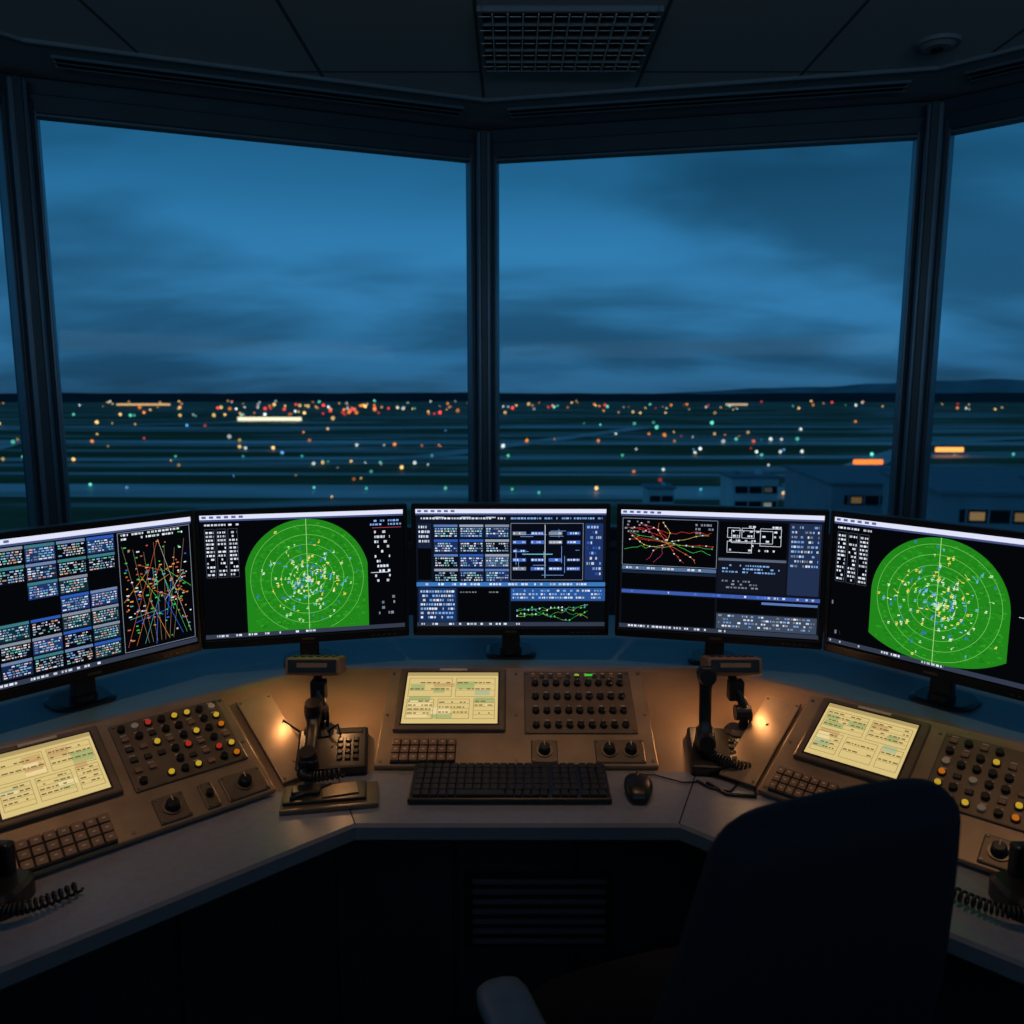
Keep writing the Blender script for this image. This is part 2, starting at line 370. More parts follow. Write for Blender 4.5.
# ------------------------------------------------------------------ control panels on the slope
th = math.atan2(ZSH-ZP, D1-D0); SL = math.hypot(ZSH-ZP, D1-D0)
def slope_M(x, y, ang):
    return T(x, y, ZP) @ RZ(ang) @ Matrix.Rotation(th, 4, 'X')
YEL, ORG, WHT, GRN, RED = S(250, 205, 60), S(235, 130, 30), S(230, 225, 200), S(90, 220, 90), S(210, 60, 40)
def panel(x, y, ang, W, scr, btn, kpd, dials, colourful):
    mb = MB(); q = lambda f: f*SL
    mb.box((W/2, SL/2, .007), (W, SL-.012, .012), M_panel, .003)
    for sx in (.012, W/2, W-.012):
        for sy in (.02, SL/2, SL-.02):
            mb.cyl((sx, sy, .0138), .004, .002, M_screw, 10)
    x0, x1, a, b_ = scr; y0, y1 = q(a), q(b_)
    mb.box(((x0+x1)/2, (y0+y1)/2, .018), (x1-x0+.04, y1-y0+.034, .014), M_panel2, .005)
    mb.box(((x0+x1)/2, (y0+y1)/2, .0252), (x1-x0+.008, y1-y0+.008, .001), M_bezel)
    z = .0262
    def R(u0, v0, u1, v1, c, zz):
        X0 = x0+(x1-x0)*u0; X1 = x0+(x1-x0)*u1; Y0 = y0+(y1-y0)*v0; Y1 = y0+(y1-y0)*v1
        mb.add([(X0, Y0, zz), (X1, Y0, zz), (X1, Y1, zz), (X0, Y1, zz)], [[0, 1, 2, 3]], M_tab, c)
    rr = random.Random(int(x*1000))
    base = S(230, 204, 134); ln = S(150, 130, 82); g = S(178, 188, 120); hb = S(246, 222, 160)
    R(0, 0, 1, 1, base, z); R(0, .93, 1, 1, S(186, 164, 106), z+.0002)
    for _ in range(14):
        u = rr.choice([.05, .3, .55, .75]); v = rr.uniform(.06, .75); wd = rr.uniform(.12, .24); hh = rr.uniform(.06, .16)
        R(u, v, min(u+wd, .97), min(v+hh, .88), rr.choice([g, g, hb, base, S(214, 176, 116), S(186, 196, 150)]), z+.0003+.00002*_)
    for (ua, va, ub, vb) in ((.03, .5, .5, .88), (.03, .08, .32, .46), (.36, .08, .7, .46), (.54, .5, .97, .88), (.74, .08, .97, .46)):
        for (p, q_, r_, s_) in ((ua, va, ub, va+.008), (ua, vb-.008, ub, vb), (ua, va, ua+.005, vb), (ub-.005, va, ub, vb)): R(p, q_, r_, s_, ln, z+.0008)
        nr = rr.randrange(3, 6)
        for j in range(1, nr):
            vv = va+(vb-va)*j/nr; R(ua, vv, ub, vv+.006, ln, z+.0008)
            uu = ua+.015
            while uu < ub-.04:
                wd = rr.uniform(.015, .06)
                if rr.random() < .75: R(uu, vv+.02, min(ub-.01, uu+wd), vv+.042, S(120, 98, 60), z+.0009)
                uu += wd+.014
    mb.box(((x0+x1)/2, y1+.011, .0255), (.07, .007, .001), M_paper)
    x0, x1, a, b_ = btn; y0, y1 = q(a), q(b_)
    mb.box(((x0+x1)/2, (y0+y1)/2, .015), (x1-x0, y1-y0, .006), M_panel2, .003)
    for sx in (x0+.008, x1-.008):
        for sy in (y0+.008, y1-.008): mb.cyl((sx, sy, .019), .0035, .002, M_screw, 10)
    if not colourful:
        nc, nr = 9, 4
        for j in range(nr):
            for i in range(nc):
                cx = x0+.028+(x1-x0-.056)*i/(nc-1); cy = y0+.022+(y1-y0-.066)*j/(nr-1)
                mb.cyl((cx, cy, .023), .0095, .012, M_knob, 18, r2=.0082, bev=.002)
                mb.box((cx, cy+.006, .0295), (.0015, .004, .001), M_paper)
                if j < 3 and (i+j) % 2: mb.box((cx, cy+.0165, .0184), (.010, .002, .0006), M_paper)
        for i in range(11):
            cx = x0+.024+(x1-x0-.048)*i/10; cy = y1-.019
            mb.box((cx, cy, .0195), (.012, .011, .004), M_key if i % 3 else M_keytan, .001)
            mb.box((cx, cy+.010, .0185), (.008, .003, .001), M_paper)
        mb.box((x0+.165, y1-.017, .0222), (.02, .006, .001), M_led, col=S(60, 190, 60)); mb.box((x0+.135, y1-.017, .0222), (.012, .005, .001), M_led, col=S(130, 170, 50))
    else:
        nc, nr = 8, 6
        for j in range(nr):
            for i in range(nc):
                cx = x0+.020+(x1-x0-.040)*i/(nc-1); cy = y0+.02+(y1-y0-.042)*j/(nr-1)
                k = rr.random()
                if k < .08: continue
                if k < .46:
                    mb.cyl((cx, cy, .0215), .0085, .012, M_knob, 14, r2=.0075)
                elif k < .74:
                    c = rr.choice([YEL, YEL, ORG, YEL, YEL, RED, ORG])
                    mb.cyl((cx, cy, .020), .0085, .006, M_knob, 14)
                    mb.cyl((cx, cy, .0245), .006, .004, M_led, 12, col=tuple(v*.5 for v in c[:3])+(1,))
                elif k < .8:
                    mb.cyl((cx, cy, .0205), .0075, .008, M_paper, 14)
                else:
                    mb.box((cx, cy, .0205), (.015, .012, .006), M_keytan if k < .93 else M_key, .002)
                if rr.random() < .6: mb.box((cx, cy+.0135, .0185), (.012, .002, .0008), M_paper)
    x0, x1, a, b_ = kpd; y0, y1 = q(a), q(b_)
    mb.box(((x0+x1)/2, (y0+y1)/2, .015), (x1-x0, y1-y0, .006), M_dark, .003)
    nc, nr = 7, 3
    for j in range(nr):
        for i in range(nc):
            kx, ky = x0+(x1-x0)*(i+.5)/nc, y0+(y1-y0)*(j+.5)/nr
            mb.box((kx, ky, .021), ((x1-x0)/nc-.003, (y1-y0)/nr-.003, .008), M_keytan, .0015)
            mb.box((kx, ky, .0252), (.006, .003, .0004), M_paper)
    for (dx, wq, n) in dials:
        yc = q(.145); hh = q(.21)
        mb.box((dx, yc, .015), (wq, hh, .006), M_panel2, .003)
        for sx in (-1, 1):
            for sy in (-1, 1): mb.cyl((dx+sx*(wq/2-.006), yc+sy*(hh/2-.006), .019), .003, .002, M_screw, 8)
        if n == 0: mb.cyl((dx, yc, .024), .008, .012, M_knob, 16, r2=.007)
        for k in range(n):
            kx = dx+(k-(n-1)/2)*.05
            mb.cyl((kx, yc, .0195), .0195, .003, M_screw, 24)
            mb.cyl((kx, yc, .028), .015, .018, M_knob, 24, r2=.0125, bev=.003)
            mb.box((kx, yc+.007, .0375), (.002, .012, .001), M_paper)
    return mb.build('control_panel', slope_M(x, y, ang))
cA = math.degrees(math.atan2(.669, .743))
panel(.01-.325, 1.72, 0, .65, (.05, .28, .38, .91), (.345, .615, .31, .95), (.035, .185, .04, .25), [(.39, .062, 1), (.565, .115, 2)], False)
WL = .57
panel(-.505-.743*WL, 1.61-.669*WL, cA, WL, (.09, .275, .42, .92), (.315, .55, .34, .95), (.095, .255, .03, .25), [(.365, .062, 1), (.44, .03, 0), (.515, .09, 1)], True)
panel(.525, 1.61, -cA, WL, (.055, .245, .42, .92), (.295, .53, .34, .95), (.02, .15, .04, .25), [(.34, .062, 1), (.47, .11, 2)], True)

for (x, y, ang, nm) in ((-.493, 1.622, cA, 0), (.445, 1.675, -cA, 1)):
    mb = MB(); mb.box((.05, SL/2-.005, .004), (.085, SL-.05, .006), M_panel, .002)
    for sx in (.015, .085):
        for sy in (.03, SL-.04): mb.cyl((sx, sy, .008), .003, .002, M_screw, 8)
    mb.build('blanking_plate', slope_M(x, y, ang))

# ------------------------------------------------------------------ monitors
SWd, SHt = .500, .316
def scr_tools(mb):
    x0, z0 = -SWd/2, -SHt/2+.006
    def P(u, v, k): return (x0+SWd*u, -.0212-.00012*k, z0+SHt*(1-v))
    def R(u0, v0, u1, v1, c, k=1):
        mb.add([P(u0, v1, k), P(u1, v1, k), P(u1, v0, k), P(u0, v0, k)], [[0, 1, 2, 3]], M_scr, c)
    def Ln(u0, v0, u1, v1, wd, c, k=3):
        dx, dy = (u1-u0)*SWd, (v1-v0)*SHt; l = math.hypot(dx, dy) or 1e-6
        nx, ny = -dy/l*wd/2/SWd, dx/l*wd/2/SHt
        mb.add([P(u0-nx, v0-ny, k), P(u0+nx, v0+ny, k), P(u1+nx, v1+ny, k), P(u1-nx, v1-ny, k)], [[0, 1, 2, 3]], M_scr, c)
    return P, R, Ln
def text(R, rr, u0, v0, u1, v1, c, rows, k=3, dens=.85, hfrac=.5, cols=None):
    dv = (v1-v0)/rows
    for j in range(rows):
        u = u0
        while u < u1:
            wd = rr.uniform(.005, .016)
            if rr.random() < dens:
                cc = rr.choice(cols) if cols else c
                f = rr.uniform(.6, 1.1)
                R(u, v0+dv*j, min(u+wd, u1), v0+dv*(j+hfrac), tuple(x*f for x in cc[:3])+(1,), k)
            u += wd+rr.uniform(.003, .007)
def frame(Ln, u0, v0, u1, v1, c, wd=.0012, k=2):
    Ln(u0, v0, u1, v0, wd, c, k); Ln(u0, v1, u1, v1, wd, c, k); Ln(u0, v0, u0, v1, wd, c, k); Ln(u1, v0, u1, v1, wd, c, k)
WH = S(225, 232, 245); LB = S(130, 175, 235); BL = S(44, 88, 180); DB = S(20, 38, 74); GR = S(130, 140, 155); BK = S(5, 6, 10)
def topbar(R, rr):
    R(0, 0, 1, .035, S(225, 228, 250), 1)
    for i in range(6): R(.01+i*.035, .008, .03+i*.035, .026, S(90, 100, 150), 2)
    R(0, .035, 1, .05, S(70, 82, 130), 1)
    R(0, .965, 1, 1, S(50, 58, 75), 1); text(R, rr, .01, .972, .55, .995, WH, 1, 2, .5, .7)
def radar(mb, P, R, Ln, rr, cu, cv, rad, wx, vb, taper):
    cxm, czm = cu*SWd, cv*SHt
    n = 72; top = []
    a0 = math.asin(min(1, wx/rad))
    for i in range(n+1):
        a = -a0*1.0+2*a0*i/n; top.append((math.sin(a)*rad, -math.cos(a)*rad))
    bz = vb*SHt-czm
    if taper == 0: bot = [(wx, bz), (-wx, bz)]
    else:
        bot = []
        for i in range(25):
            t = i/24; x = wx*(1-2*t)
            bot.append((x, bz-taper*1.9*abs(x/wx)**2.6))
    poly = [p for p in top]+bot
    q = [P((cxm+x)/SWd, (czm+y)/SHt, 2) for x, y in poly]
    mb.add(q, [list(range(len(q)))], M_scr, S(33, 132, 26))
    ins = lambda x, y: abs(x) < wx and y < bz-.002-taper*1.9*abs(x/wx)**2.6 and (x*x+y*y < rad*rad or y > 0)
    for _ in range(900):
        x = rr.uniform(-wx, wx); y = rr.uniform(-rad, bz); s1 = rr.uniform(.003, .010)
        if not (ins(x*1.04-s1, y-s1) and ins(x*1.04+s1, y+s1)): continue
        g = rr.choice([S(40, 146, 30), S(26, 120, 24), S(46, 156, 36), S(36, 140, 30)])
        R((cxm+x)/SWd, (czm+y)/SHt, (cxm+x+s1)/SWd, (czm+y+s1*.5)/SHt, g, 2.6)
    for r_ in [rad*f for f in (.14, .28, .42, .58, .74, .9)]:
        m_ = 64
        for i in range(m_):
            a, b_ = 2*math.pi*i/m_, 2*math.pi*(i+1)/m_
            p, p2 = (math.cos(a)*r_, math.sin(a)*r_), (math.cos(b_)*r_, math.sin(b_)*r_)
            if ins(*p) and ins(*p2): Ln((cxm+p[0])/SWd, (czm+p[1])/SHt, (cxm+p2[0])/SWd, (czm+p2[1])/SHt, .0010, S(120, 205, 94), 4)
    Ln(cu, cv-rad/SHt, cu, vb, .0013, S(180, 225, 140), 4)
    for k in range(12):
        a = 2*math.pi*k/12; e = (math.cos(a)*rad*.95, math.sin(a)*rad*.95)
        if ins(*e): Ln(cu, cv, (cxm+e[0])/SWd, (czm+e[1])/SHt, .0005, S(70, 170, 55), 3)
    for _ in range(200):
        a = rr.uniform(0, 6.283); r_ = abs(rr.gauss(.38, .25))*rad
        x, y = math.cos(a)*r_, math.sin(a)*r_
        if not ins(x*1.08, y+.008): continue
        c = rr.choice([S(250, 235, 120), S(240, 250, 220), S(120, 190, 240), S(250, 220, 90), S(190, 245, 170), S(60, 120, 210)])
        u, v = (cxm+x)/SWd, (czm+y)/SHt; s1 = rr.uniform(.003, .0065)
        R(u, v, u+s1/SWd, v+.0024/SHt, c, 5)
        if rr.random() < .6: R(u+rr.uniform(-.004, .004), v+.0035/SHt, u+s1*.8/SWd, v+.0056/SHt, c, 5)
        if rr.random() < .4: R(u+.004, v-.0035/SHt, u+.004+s1*.5/SWd, v-.0015/SHt, c, 5)
        if rr.random() < .3: Ln(u, v, u+rr.uniform(-.02, .02), v+rr.uniform(-.03, .03), .0009, c, 5)

def content(kind, mb):
    rr = random.Random(kind*31+5); P, R, Ln = scr_tools(mb)
    R(0, 0, 1, 1, BK, 0); topbar(R, rr)
    if kind in (2, 5):
        for j in range(3):
            frame(Ln, .02+.055*j, .11, .065+.055*j, .5, S(60, 66, 80))
            text(R, rr, .025+.055*j, .13, .062+.055*j, .5, WH, 12, 3, .8)
        text(R, rr, .02, .07, .2, .1, WH, 1, 3, .8)
        text(R, rr, .83, .08, .99, .14, LB, 2, 3, .8); Ln(.84, .145, .99, .145, .0015, S(160, 60, 80), 3)
        text(R, rr, .85, .17, .93, .62, WH, 11, 3, .45); Ln(.83, .52, .92, .52, .0015, WH, 3)
        text(R, rr, .85, .72, .95, .9, GR, 4, 3, .4); text(R, rr, .01, .6, .06, .95, GR, 6, 3, .15)
        if kind == 2: radar(mb, P, R, Ln, rr, .508, .545, .156, .152, .965, 0.0)
        else: radar(mb, P, R, Ln, rr, .50, .53, .149, .149, .97, .02)
    elif kind == 3:
        R(0, .05, 1, 1, S(14, 20, 34), .5)
        text(R, rr, .01, .07, .47, .1, WH, 1, 3, .8); text(R, rr, .5, .07, .98, .1, LB, 1, 3, .8)
        for u in (.1, .24, .37): R(u, .065, u+.05, .075, S(190, 200, 210), 3.5)
        R(.01, .12, .08, .98, S(22, 34, 60), 1); text(R, rr, .015, .14, .075, .3, WH, 4, 3, .8)
        R(.01, .33, .08, .6, BK, 2)
        for i in range(3):
            for j in range(4):
                u, v = .095+.135*i, .13+.125*j
                R(u, v, u+.125, v+.11, rr.choice([DB, S(10, 14, 26), S(20, 30, 52), S(30, 48, 96), S(60, 80, 120)]), 1)
                R(u, v, u+.125, v+.02, rr.choice([BL, GR, S(90, 120, 180), S(150, 160, 180)]), 2)
                text(R, rr, u+.006, v+.03, u+.12, v+.11, WH, 4, 3, .85, .55, [WH, LB, WH, GR, S(150, 220, 210)])
        R(.5, .12, .88, .6, S(8, 12, 24), 1)
        for j in range(5):
            for i in range(4):
                if rr.random() < .8:
                    u, v = .51+.095*i, .19+.075*j
                    R(u, v, u+.07, v+.028, rr.choice([BL, S(70, 110, 200), S(30, 60, 130), GR]), 2)
                    text(R, rr, u+.004, v+.006, u+.066, v+.024, WH, 1, 3, .7, .8)
        for _ in range(16):
            u = rr.uniform(.51, .85); v = rr.uniform(.14, .56)
            if rr.random() < .5: Ln(u, v, u+rr.uniform(.04, .15) if u < .72 else u+.02, v, .001, LB, 4)
            else: Ln(u, v, u, min(.6, v+rr.uniform(.05, .2)), .001, LB, 4)
        frame(Ln, .5, .12, .88, .6, GR); Ln(.56, .38, .72, .38, .002, S(120, 200, 220), 4); Ln(.68, .13, .68, .55, .0014, WH, 4)
        R(.89, .12, .985, .6, S(30, 50, 100), 1); text(R, rr, .9, .14, .975, .58, LB, 10, 3, .7, .5, [LB, WH, BL])
        R(0, .62, 1, .655, S(60, 120, 190), 2); text(R, rr, .02, .628, .9, .65, WH, 1, 3, .5, .8)
        R(.01, .67, .21, .96, S(24, 50, 96), 1); text(R, rr, .02, .69, .2, .95, LB, 7, 3, .8, .5, [LB, WH])
        R(.22, .67, .49, .96, BK, 1); text(R, rr, .23, .7, .48, .72, GR, 1, 3, .6)
        R(.5, .67, 1, .78, S(40, 84, 150), 1); text(R, rr, .51, .685, .98, .775, WH, 3, 3, .75, .5, [WH, LB])
        R(.5, .79, 1, .96, S(6, 10, 14), 1)
        for k in range(4):
            v = rr.uniform(.84, .92); u = .53
            while u < .9:
                v2 = min(.95, max(.81, v+rr.uniform(-.025, .025))); Ln(u, v, u+.02, v2, .0009, rr.choice([S(40, 170, 60), S(40, 150, 60), S(150, 160, 70)]), 3)
                if rr.random() < .4: R(u, v-.01, u+.006, v+.004, rr.choice([WH, S(80, 220, 100), S(90, 160, 220)]), 4)
                v = v2; u += .02
    elif kind == 4:
        R(0, .05, 1, 1, S(16, 18, 26), .5)
        R(.01, .07, .49, .46, BK, 1); frame(Ln, .01, .07, .49, .46, GR)
        cs = [S(210, 60, 50), S(220, 110, 50), S(70, 190, 80), S(220, 190, 90), S(190, 60, 100)]
        for k in range(16):
            u, v = .24, .27; a = rr.uniform(0, 6.28); c = rr.choice(cs)
            for _ in range(7):
                a += rr.uniform(-.5, .5); u2, v2 = u+math.cos(a)*.033, v+math.sin(a)*.03
                if not (.02 < u2 < .48 and .09 < v2 < .44): break
                Ln(u, v, u2, v2, .0008, c, 3)
                if rr.random() < .5: R(u2-.003, v2-.004, u2+.004, v2+.005, rr.choice([WH, c]), 4)
                u, v = u2, v2
        for p in range(2):
            v = .16+.17*p; u = .02
            while u < .46:
                v2 = v+rr.uniform(-.02, .024); v2 = min(.43, max(.1, v2)); Ln(u, v, u+.022, v2, .0009, cs[p*2], 3); u += .022; v = v2
        text(R, rr, .02, .09, .15, .2, GR, 4, 3, .4); text(R, rr, .38, .1, .47, .2, GR, 3, 3, .5)
        R(.01, .47, .49, .5, S(80, 110, 150), 2); text(R, rr, .02, .475, .45, .495, WH, 1, 3, .5, .8)
        R(.01, .51, .49, .66, BK, 1); R(.01, .51, .49, .53, S(30, 40, 60), 2)
        R(.01, .67, 1, .7, S(60, 90, 170), 2); text(R, rr, .02, .675, .98, .695, WH, 1, 3, .35, .8, [WH, S(90, 130, 240)])
        R(.01, .71, .49, .96, BK, 1)
        R(.5, .07, .83, .36, BK, 1)
        for (a, b_, c, d) in ((.54, .12, .6, .2), (.61, .12, .67, .2), (.54, .23, .66, .32), (.7, .12, .8, .26), (.56, .14, .76, .24)): frame(Ln, a, b_, c, d, WH, .0011, 3)
        text(R, rr, .55, .1, .8, .33, WH, 6, 3, .3, .4)
        R(.5, .37, .83, .65, S(18, 22, 34), 1); text(R, rr, .52, .42, .8, .5, LB, 3, 3, .6); text(R, rr, .52, .55, .7, .63, GR, 3, 3, .6)
        R(.84, .07, .99, .65, S(34, 48, 80), 1); text(R, rr, .85, .09, .98, .44, WH, 9, 3, .7, .45, [WH, LB, GR])
        R(.5, .37, .83, .39, S(90, 100, 120), 2)
        R(.5, .71, .99, .82, BK, 1)
        R(.5, .83, .99, .96, S(60, 72, 92), 1); text(R, rr, .51, .84, .98, .955, WH, 4, 3, .6, .5, [WH, LB, GR])
        R(.72, .72, .99, .74, S(90, 120, 180), 2)
    elif kind == 1:
        TL = S(110, 200, 190)
        for i in range(5):
            for j in range(7):
                u, v = .01+.125*i, .06+.128*j
                if i == 1 and 2 <= j <= 3: continue
                if rr.random() < .08: continue
                R(u, v, u+.118, v+.118, rr.choice([DB, S(10, 14, 24), S(8, 10, 16), S(30, 52, 104), S(16, 44, 54)]), 1)
                R(u, v, u+.118, v+.02, rr.choice([BL, GR, S(110, 130, 170), S(60, 120, 130)]), 2)
                text(R, rr, u+.005, v+.03, u+.113, v+.116, WH, 5, 3, .85, .5, [WH, LB, WH, S(230, 180, 160), GR, TL])
        frame(Ln, .645, .06, .99, .955, GR)
        cs = [S(200, 110, 50), S(210, 130, 60), S(60, 180, 80), S(80, 170, 170), S(50, 100, 220), S(190, 180, 170), S(200, 80, 60)]
        for k in range(14):
            a = rr.uniform(0, 6.28); c = rr.choice(cs); u, v = .82+rr.uniform(-.08, .08), .5+rr.uniform(-.2, .2)
            l = rr.uniform(.15, .4); u2 = min(.985, max(.655, u+math.cos(a)*l*.6)); v2 = min(.94, max(.12, v+math.sin(a)*l))
            Ln(u, v, u2, v2, .0010, c, 3)
        for k in range(7): Ln(.66+.05*k, .16+.03*(k % 3), .76+.02*k, .92, .0007, S(140, 120, 90), 3)
        for k in range(3): Ln(.83, .14+.2*k, .66+.04*k, .92, .0008, rr.choice(cs), 3); Ln(.83, .14+.2*k, .97-.02*k, .9, .0008, rr.choice(cs), 3)
        for k in range(160):
            u, v = rr.uniform(.66, .97), min(.94, max(.1, rr.gauss(.52, .22))); R(u, v, u+rr.uniform(.006, .016), v+.009, rr.choice(cs+[S(60, 200, 90), S(240, 150, 70), WH]), 5)
        text(R, rr, .66, .07, .97, .13, WH, 2, 3, .6)

BW, BH, ZM = .524, .357, (.963+1.32)/2
def monitor(kind, ax, ay, bx, by):
    a = math.degrees(math.atan2(by-ay, bx-ax)); cx, cy = (ax+bx)/2, (ay+by)/2
    mb = MB()
    mb.box((0, 0, 0), (BW, .03, BH), M_bezel, .005)
    t = .012
    mb.box((0, -.018, BH/2-t/2), (BW-.004, .01, t), M_bezel, .002); mb.box((0, -.018, -BH/2+.012), (BW-.004, .01, .022), M_bezel, .002)
    for sx in (-1, 1): mb.box((sx*(BW/2-t/2), -.018, 0), (t-.002, .01, BH-.01), M_bezel, .002)
    mb.box((0, -.0232, -BH/2+.012), (.03, .0006, .006), M_screw)
    for k in range(5): mb.box((BW/2-.04-.014*k, -.0232, -BH/2+.010), (.006, .0006, .003), M_screw)
    mb.box((0, .03, 0), (.34, .04, .22), M_black, .012)
    mb.box((0, .062, -.08), (.06, .03, .24), M_black, .006)
    zf = ZSH-ZM
    mb.box((0, .05, zf+.02+.06), (.05, .03, .15), M_black, .005)
    mb.loft([sring((0, .07, zf+z), a_, b_, (1, 0, 0), (0, 1, 0), e=3.2) for z, a_, b_ in ((0.0008, .07, .07), (.006, .07, .07), (.010, .06, .06))], M_black, smooth=False)
    mb.cyl((0, .05, zf+.016), .03, .014, M_black, 24)
    content(kind, mb)
    mb.build('monitor', T(cx, cy, ZM) @ RZ(a), recalc=False)
monitor(1, -1.135, 1.56, -.797, 1.962)
monitor(2, -.79, 1.97, -.277, 2.09)
monitor(3, -.266, 2.093, .26, 2.093)
monitor(4, .277, 2.09, .79, 1.97)
monitor(5, .80, 1.962, 1.138, 1.56)

# ------------------------------------------------------------------ keyboard
mb = MB(); KW, KD = .43, .145
R4 = RX(3.5)
mb.box((0, 0, .011), (KW, KD, .014), M_black, .004, M=R4)
for j in range(6):
    y = -KD/2+.016+j*.0222
    x = -KW/2+.010
    while x < KW/2-.012:
        wk = .0178
        if j == 0 and abs(x+.09) < .03: wk = .105
        if x+wk > KW/2-.006: break
        mb.box((x+wk/2, y, .0215), (wk-.0028, .0188, .008), M_key, .0016, M=R4, seg=1)
        x += wk+ (.007 if (abs(x-.062) < .009 or abs(x-.125) < .009) else .0004)
for sx in (-1, 1): mb.box((sx*.17, .055, .0045), (.04, .012, .0085), M_black, .001)
mb.build('keyboard', T(-.005, 1.642, .7512))
mb = MB(); rings = []
for k in range(9):
    f = k/8; y = -.055+.11*f; s_ = math.sin(math.pi*min(max(f*.9+.06, 0), 1))**.45
    rings.append(sring((0, y, .001+.017*s_), .031*s_, .017*s_, (1, 0, 0), (0, 0, 1), 20, 2.6))
mb.loft(rings, M_bezel); mb.tube([(0, .012, .034), (0, .04, .030)], .003, M_screw)
mb.tube([(0, .05, .01), (.01, .075, .005), (.04, .08, .004), (.10, .05, .004), (.13, .055, .004)], .002, M_black)
mb.build('computer_mouse', T(.272, 1.622, .7505) @ RZ(-6))
mb = MB(); mb.box((0, 0, .006), (.2, .10, .010), M_panel2, .002); mb.box((-.01, .005, .0145), (.17, .075, .007), M_bezel, .002)
mb.box((.02, .005, .0195), (.075, .05, .003), M_panel2, .001, rot=RZ(8)); mb.tube([(-.08, -.02, .021), (.0, .03, .021)], .004, M_black)
mb.box((-.05, .012, .022), (.06, .035, .008), M_black, .003)
mb.build('document_tray', T(-.385, 1.59, .7508) @ RZ(10))

# ------------------------------------------------------------------ desk lamps
def lamp(x, y, z, dx, name='desk_lamp'):
    mb = MB()
    mb.loft([sring((0, 0, zz), a, b, (1, 0, 0), (0, 1, 0), e=3) for zz, a, b in ((-.012, .04, .035), (.012, .04, .035), (.022, .03, .026))], M_black, smooth=False)
    mb.tube([(0, 0, .01), (.004, .0, .06), (dx*.3, .012, .10), (dx, .03, .15)], .010, M_black, 12)
    mb.tube([(.018, 0, .01), (.02, .0, .05), (.012+dx*.3, .01, .09)], .004, M_black, 8)
    mb.cyl((0, .004, .055), .018, .036, M_black, 16, rot=RY(90))
    mb.box((dx*.5, .02, .105), (.036, .03, .05), M_dark, .005)
    H = T(dx, .02, .165) @ RX(-14)
    mb.box((0, 0, 0), (.128, .08, .042), M_bronze, .007, M=H)
    mb.box((0, -.041, .002), (.112, .004, .03), M_bezel, .002, M=H)
    mb.box((0, -.044, .004), (.07, .002, .010), M_bronze, M=H)
    for k in range(6): mb.box((-.045+.018*k, 0, .0222), (.008, .05, .002), M_bezel, M=H)
    mb.box((0, .015, -.0225), (.1, .04, .003), M_paper, M=H)
    mb.tube([(.02, -.02, .015), (.05, -.03, .04), (.055, -.02, .0), (.04, -.06, -.005)], .003, M_black)
    o = mb.build(name, T(x, y, z))
    for sx in (-1, 1):
        ld = bpy.data.lights.new('lamp_glow', 'AREA'); ld.energy = .22; ld.color = (1, .48, .19); ld.size = .02; ld.shape = 'RECTANGLE'; ld.size_y = .04
        lo = bpy.data.objects.new('lamp_glow', ld); scene.collection.objects.link(lo); lo.parent = o; lo.location = (dx+sx*.052, .03, .138)
        lo.rotation_euler = (0, math.radians(-sx*28), 0)
lamp(-.455, 1.80, .803, -.008)
lamp(.545, 1.80, .803, -.028)

# ------------------------------------------------------------------ telephones
def handset(mb, M):
    rings = []
    for k in range(15):
        f = k/14; z = -.095+.19*f; c = abs(f-.5)*2
        a = .014+.012*max(0, (c-.55)/.45)**.6 if c > .55 else .014
        yy = -.022*max(0, (c-.35)/.65)**1.5
        if k in (0, 14): a *= .7
        rings.append(sring((0, yy, z), a, a*.8, (1, 0, 0), (0, 1, 0), 16, 3))
    mb.loft(rings, M_black, M)
    for z in (-.075, .075): mb.cyl((0, -.035, z), .022, .022, M_black, 20, r2=.018, M=M, rot=RX(90))
def coil(mb, p0, p1, p2, r=.009, turns=26, M=None):
    p0, p1, p2 = Vector(p0), Vector(p1), Vector(p2); pts = []
    n = turns*9
    for i in range(n+1):
        t = i/n; c = p0*(1-t)**2+p1*(2*t*(1-t))+p2*t*t; d = ((p1-p0)*(1-t)+(p2-p1)*t).normalized()
        s1 = d.cross(Vector((0, 0, 1))).normalized(); u1 = s1.cross(d); a = 2*math.pi*turns*t
        pts.append(c+s1*r*math.cos(a)+u1*r*math.sin(a))
    mb.tube(pts, .0028, M_black, 5, M=M)
def phone(x, y, z, rz, tilt, upright):
    mb = MB(); B = RX(tilt)
    mb.box((0, 0, .018), (.16, .125, .036), M_black, .006, M=B)
    for j in range(4):
        for i in range(3): mb.box((.018+.018*i, -.034+.018*j, .0375), (.013, .012, .005), M_knob, .002, M=B)
    mb.box((.037, .048, .0365), (.06, .014, .003), M_dark, .001, M=B)
    if upright:
        mb.box((-.045, .01, .045), (.04, .04, .06), M_black, .006, M=B)
        handset(mb, T(-.045, .0, .125) @ RX(-8))
        coil(mb, (-.045, -.02, .03), (-.02, -.09, .03), (.06, -.065, .012), turns=18)
    else:
        handset(mb, B @ T(-.045, 0, .060) @ RX(90) @ RZ(180))
        coil(mb, (-.045, -.10, .035), (-.09, -.14, .012), (.03, -.10, .012), turns=20)
    mb.build('telephone', T(x, y, z) @ RZ(rz))
phone(-.415, 1.755, .766, 8, 22, False)
phone(.49, 1.755, .766, -6, 22, True)
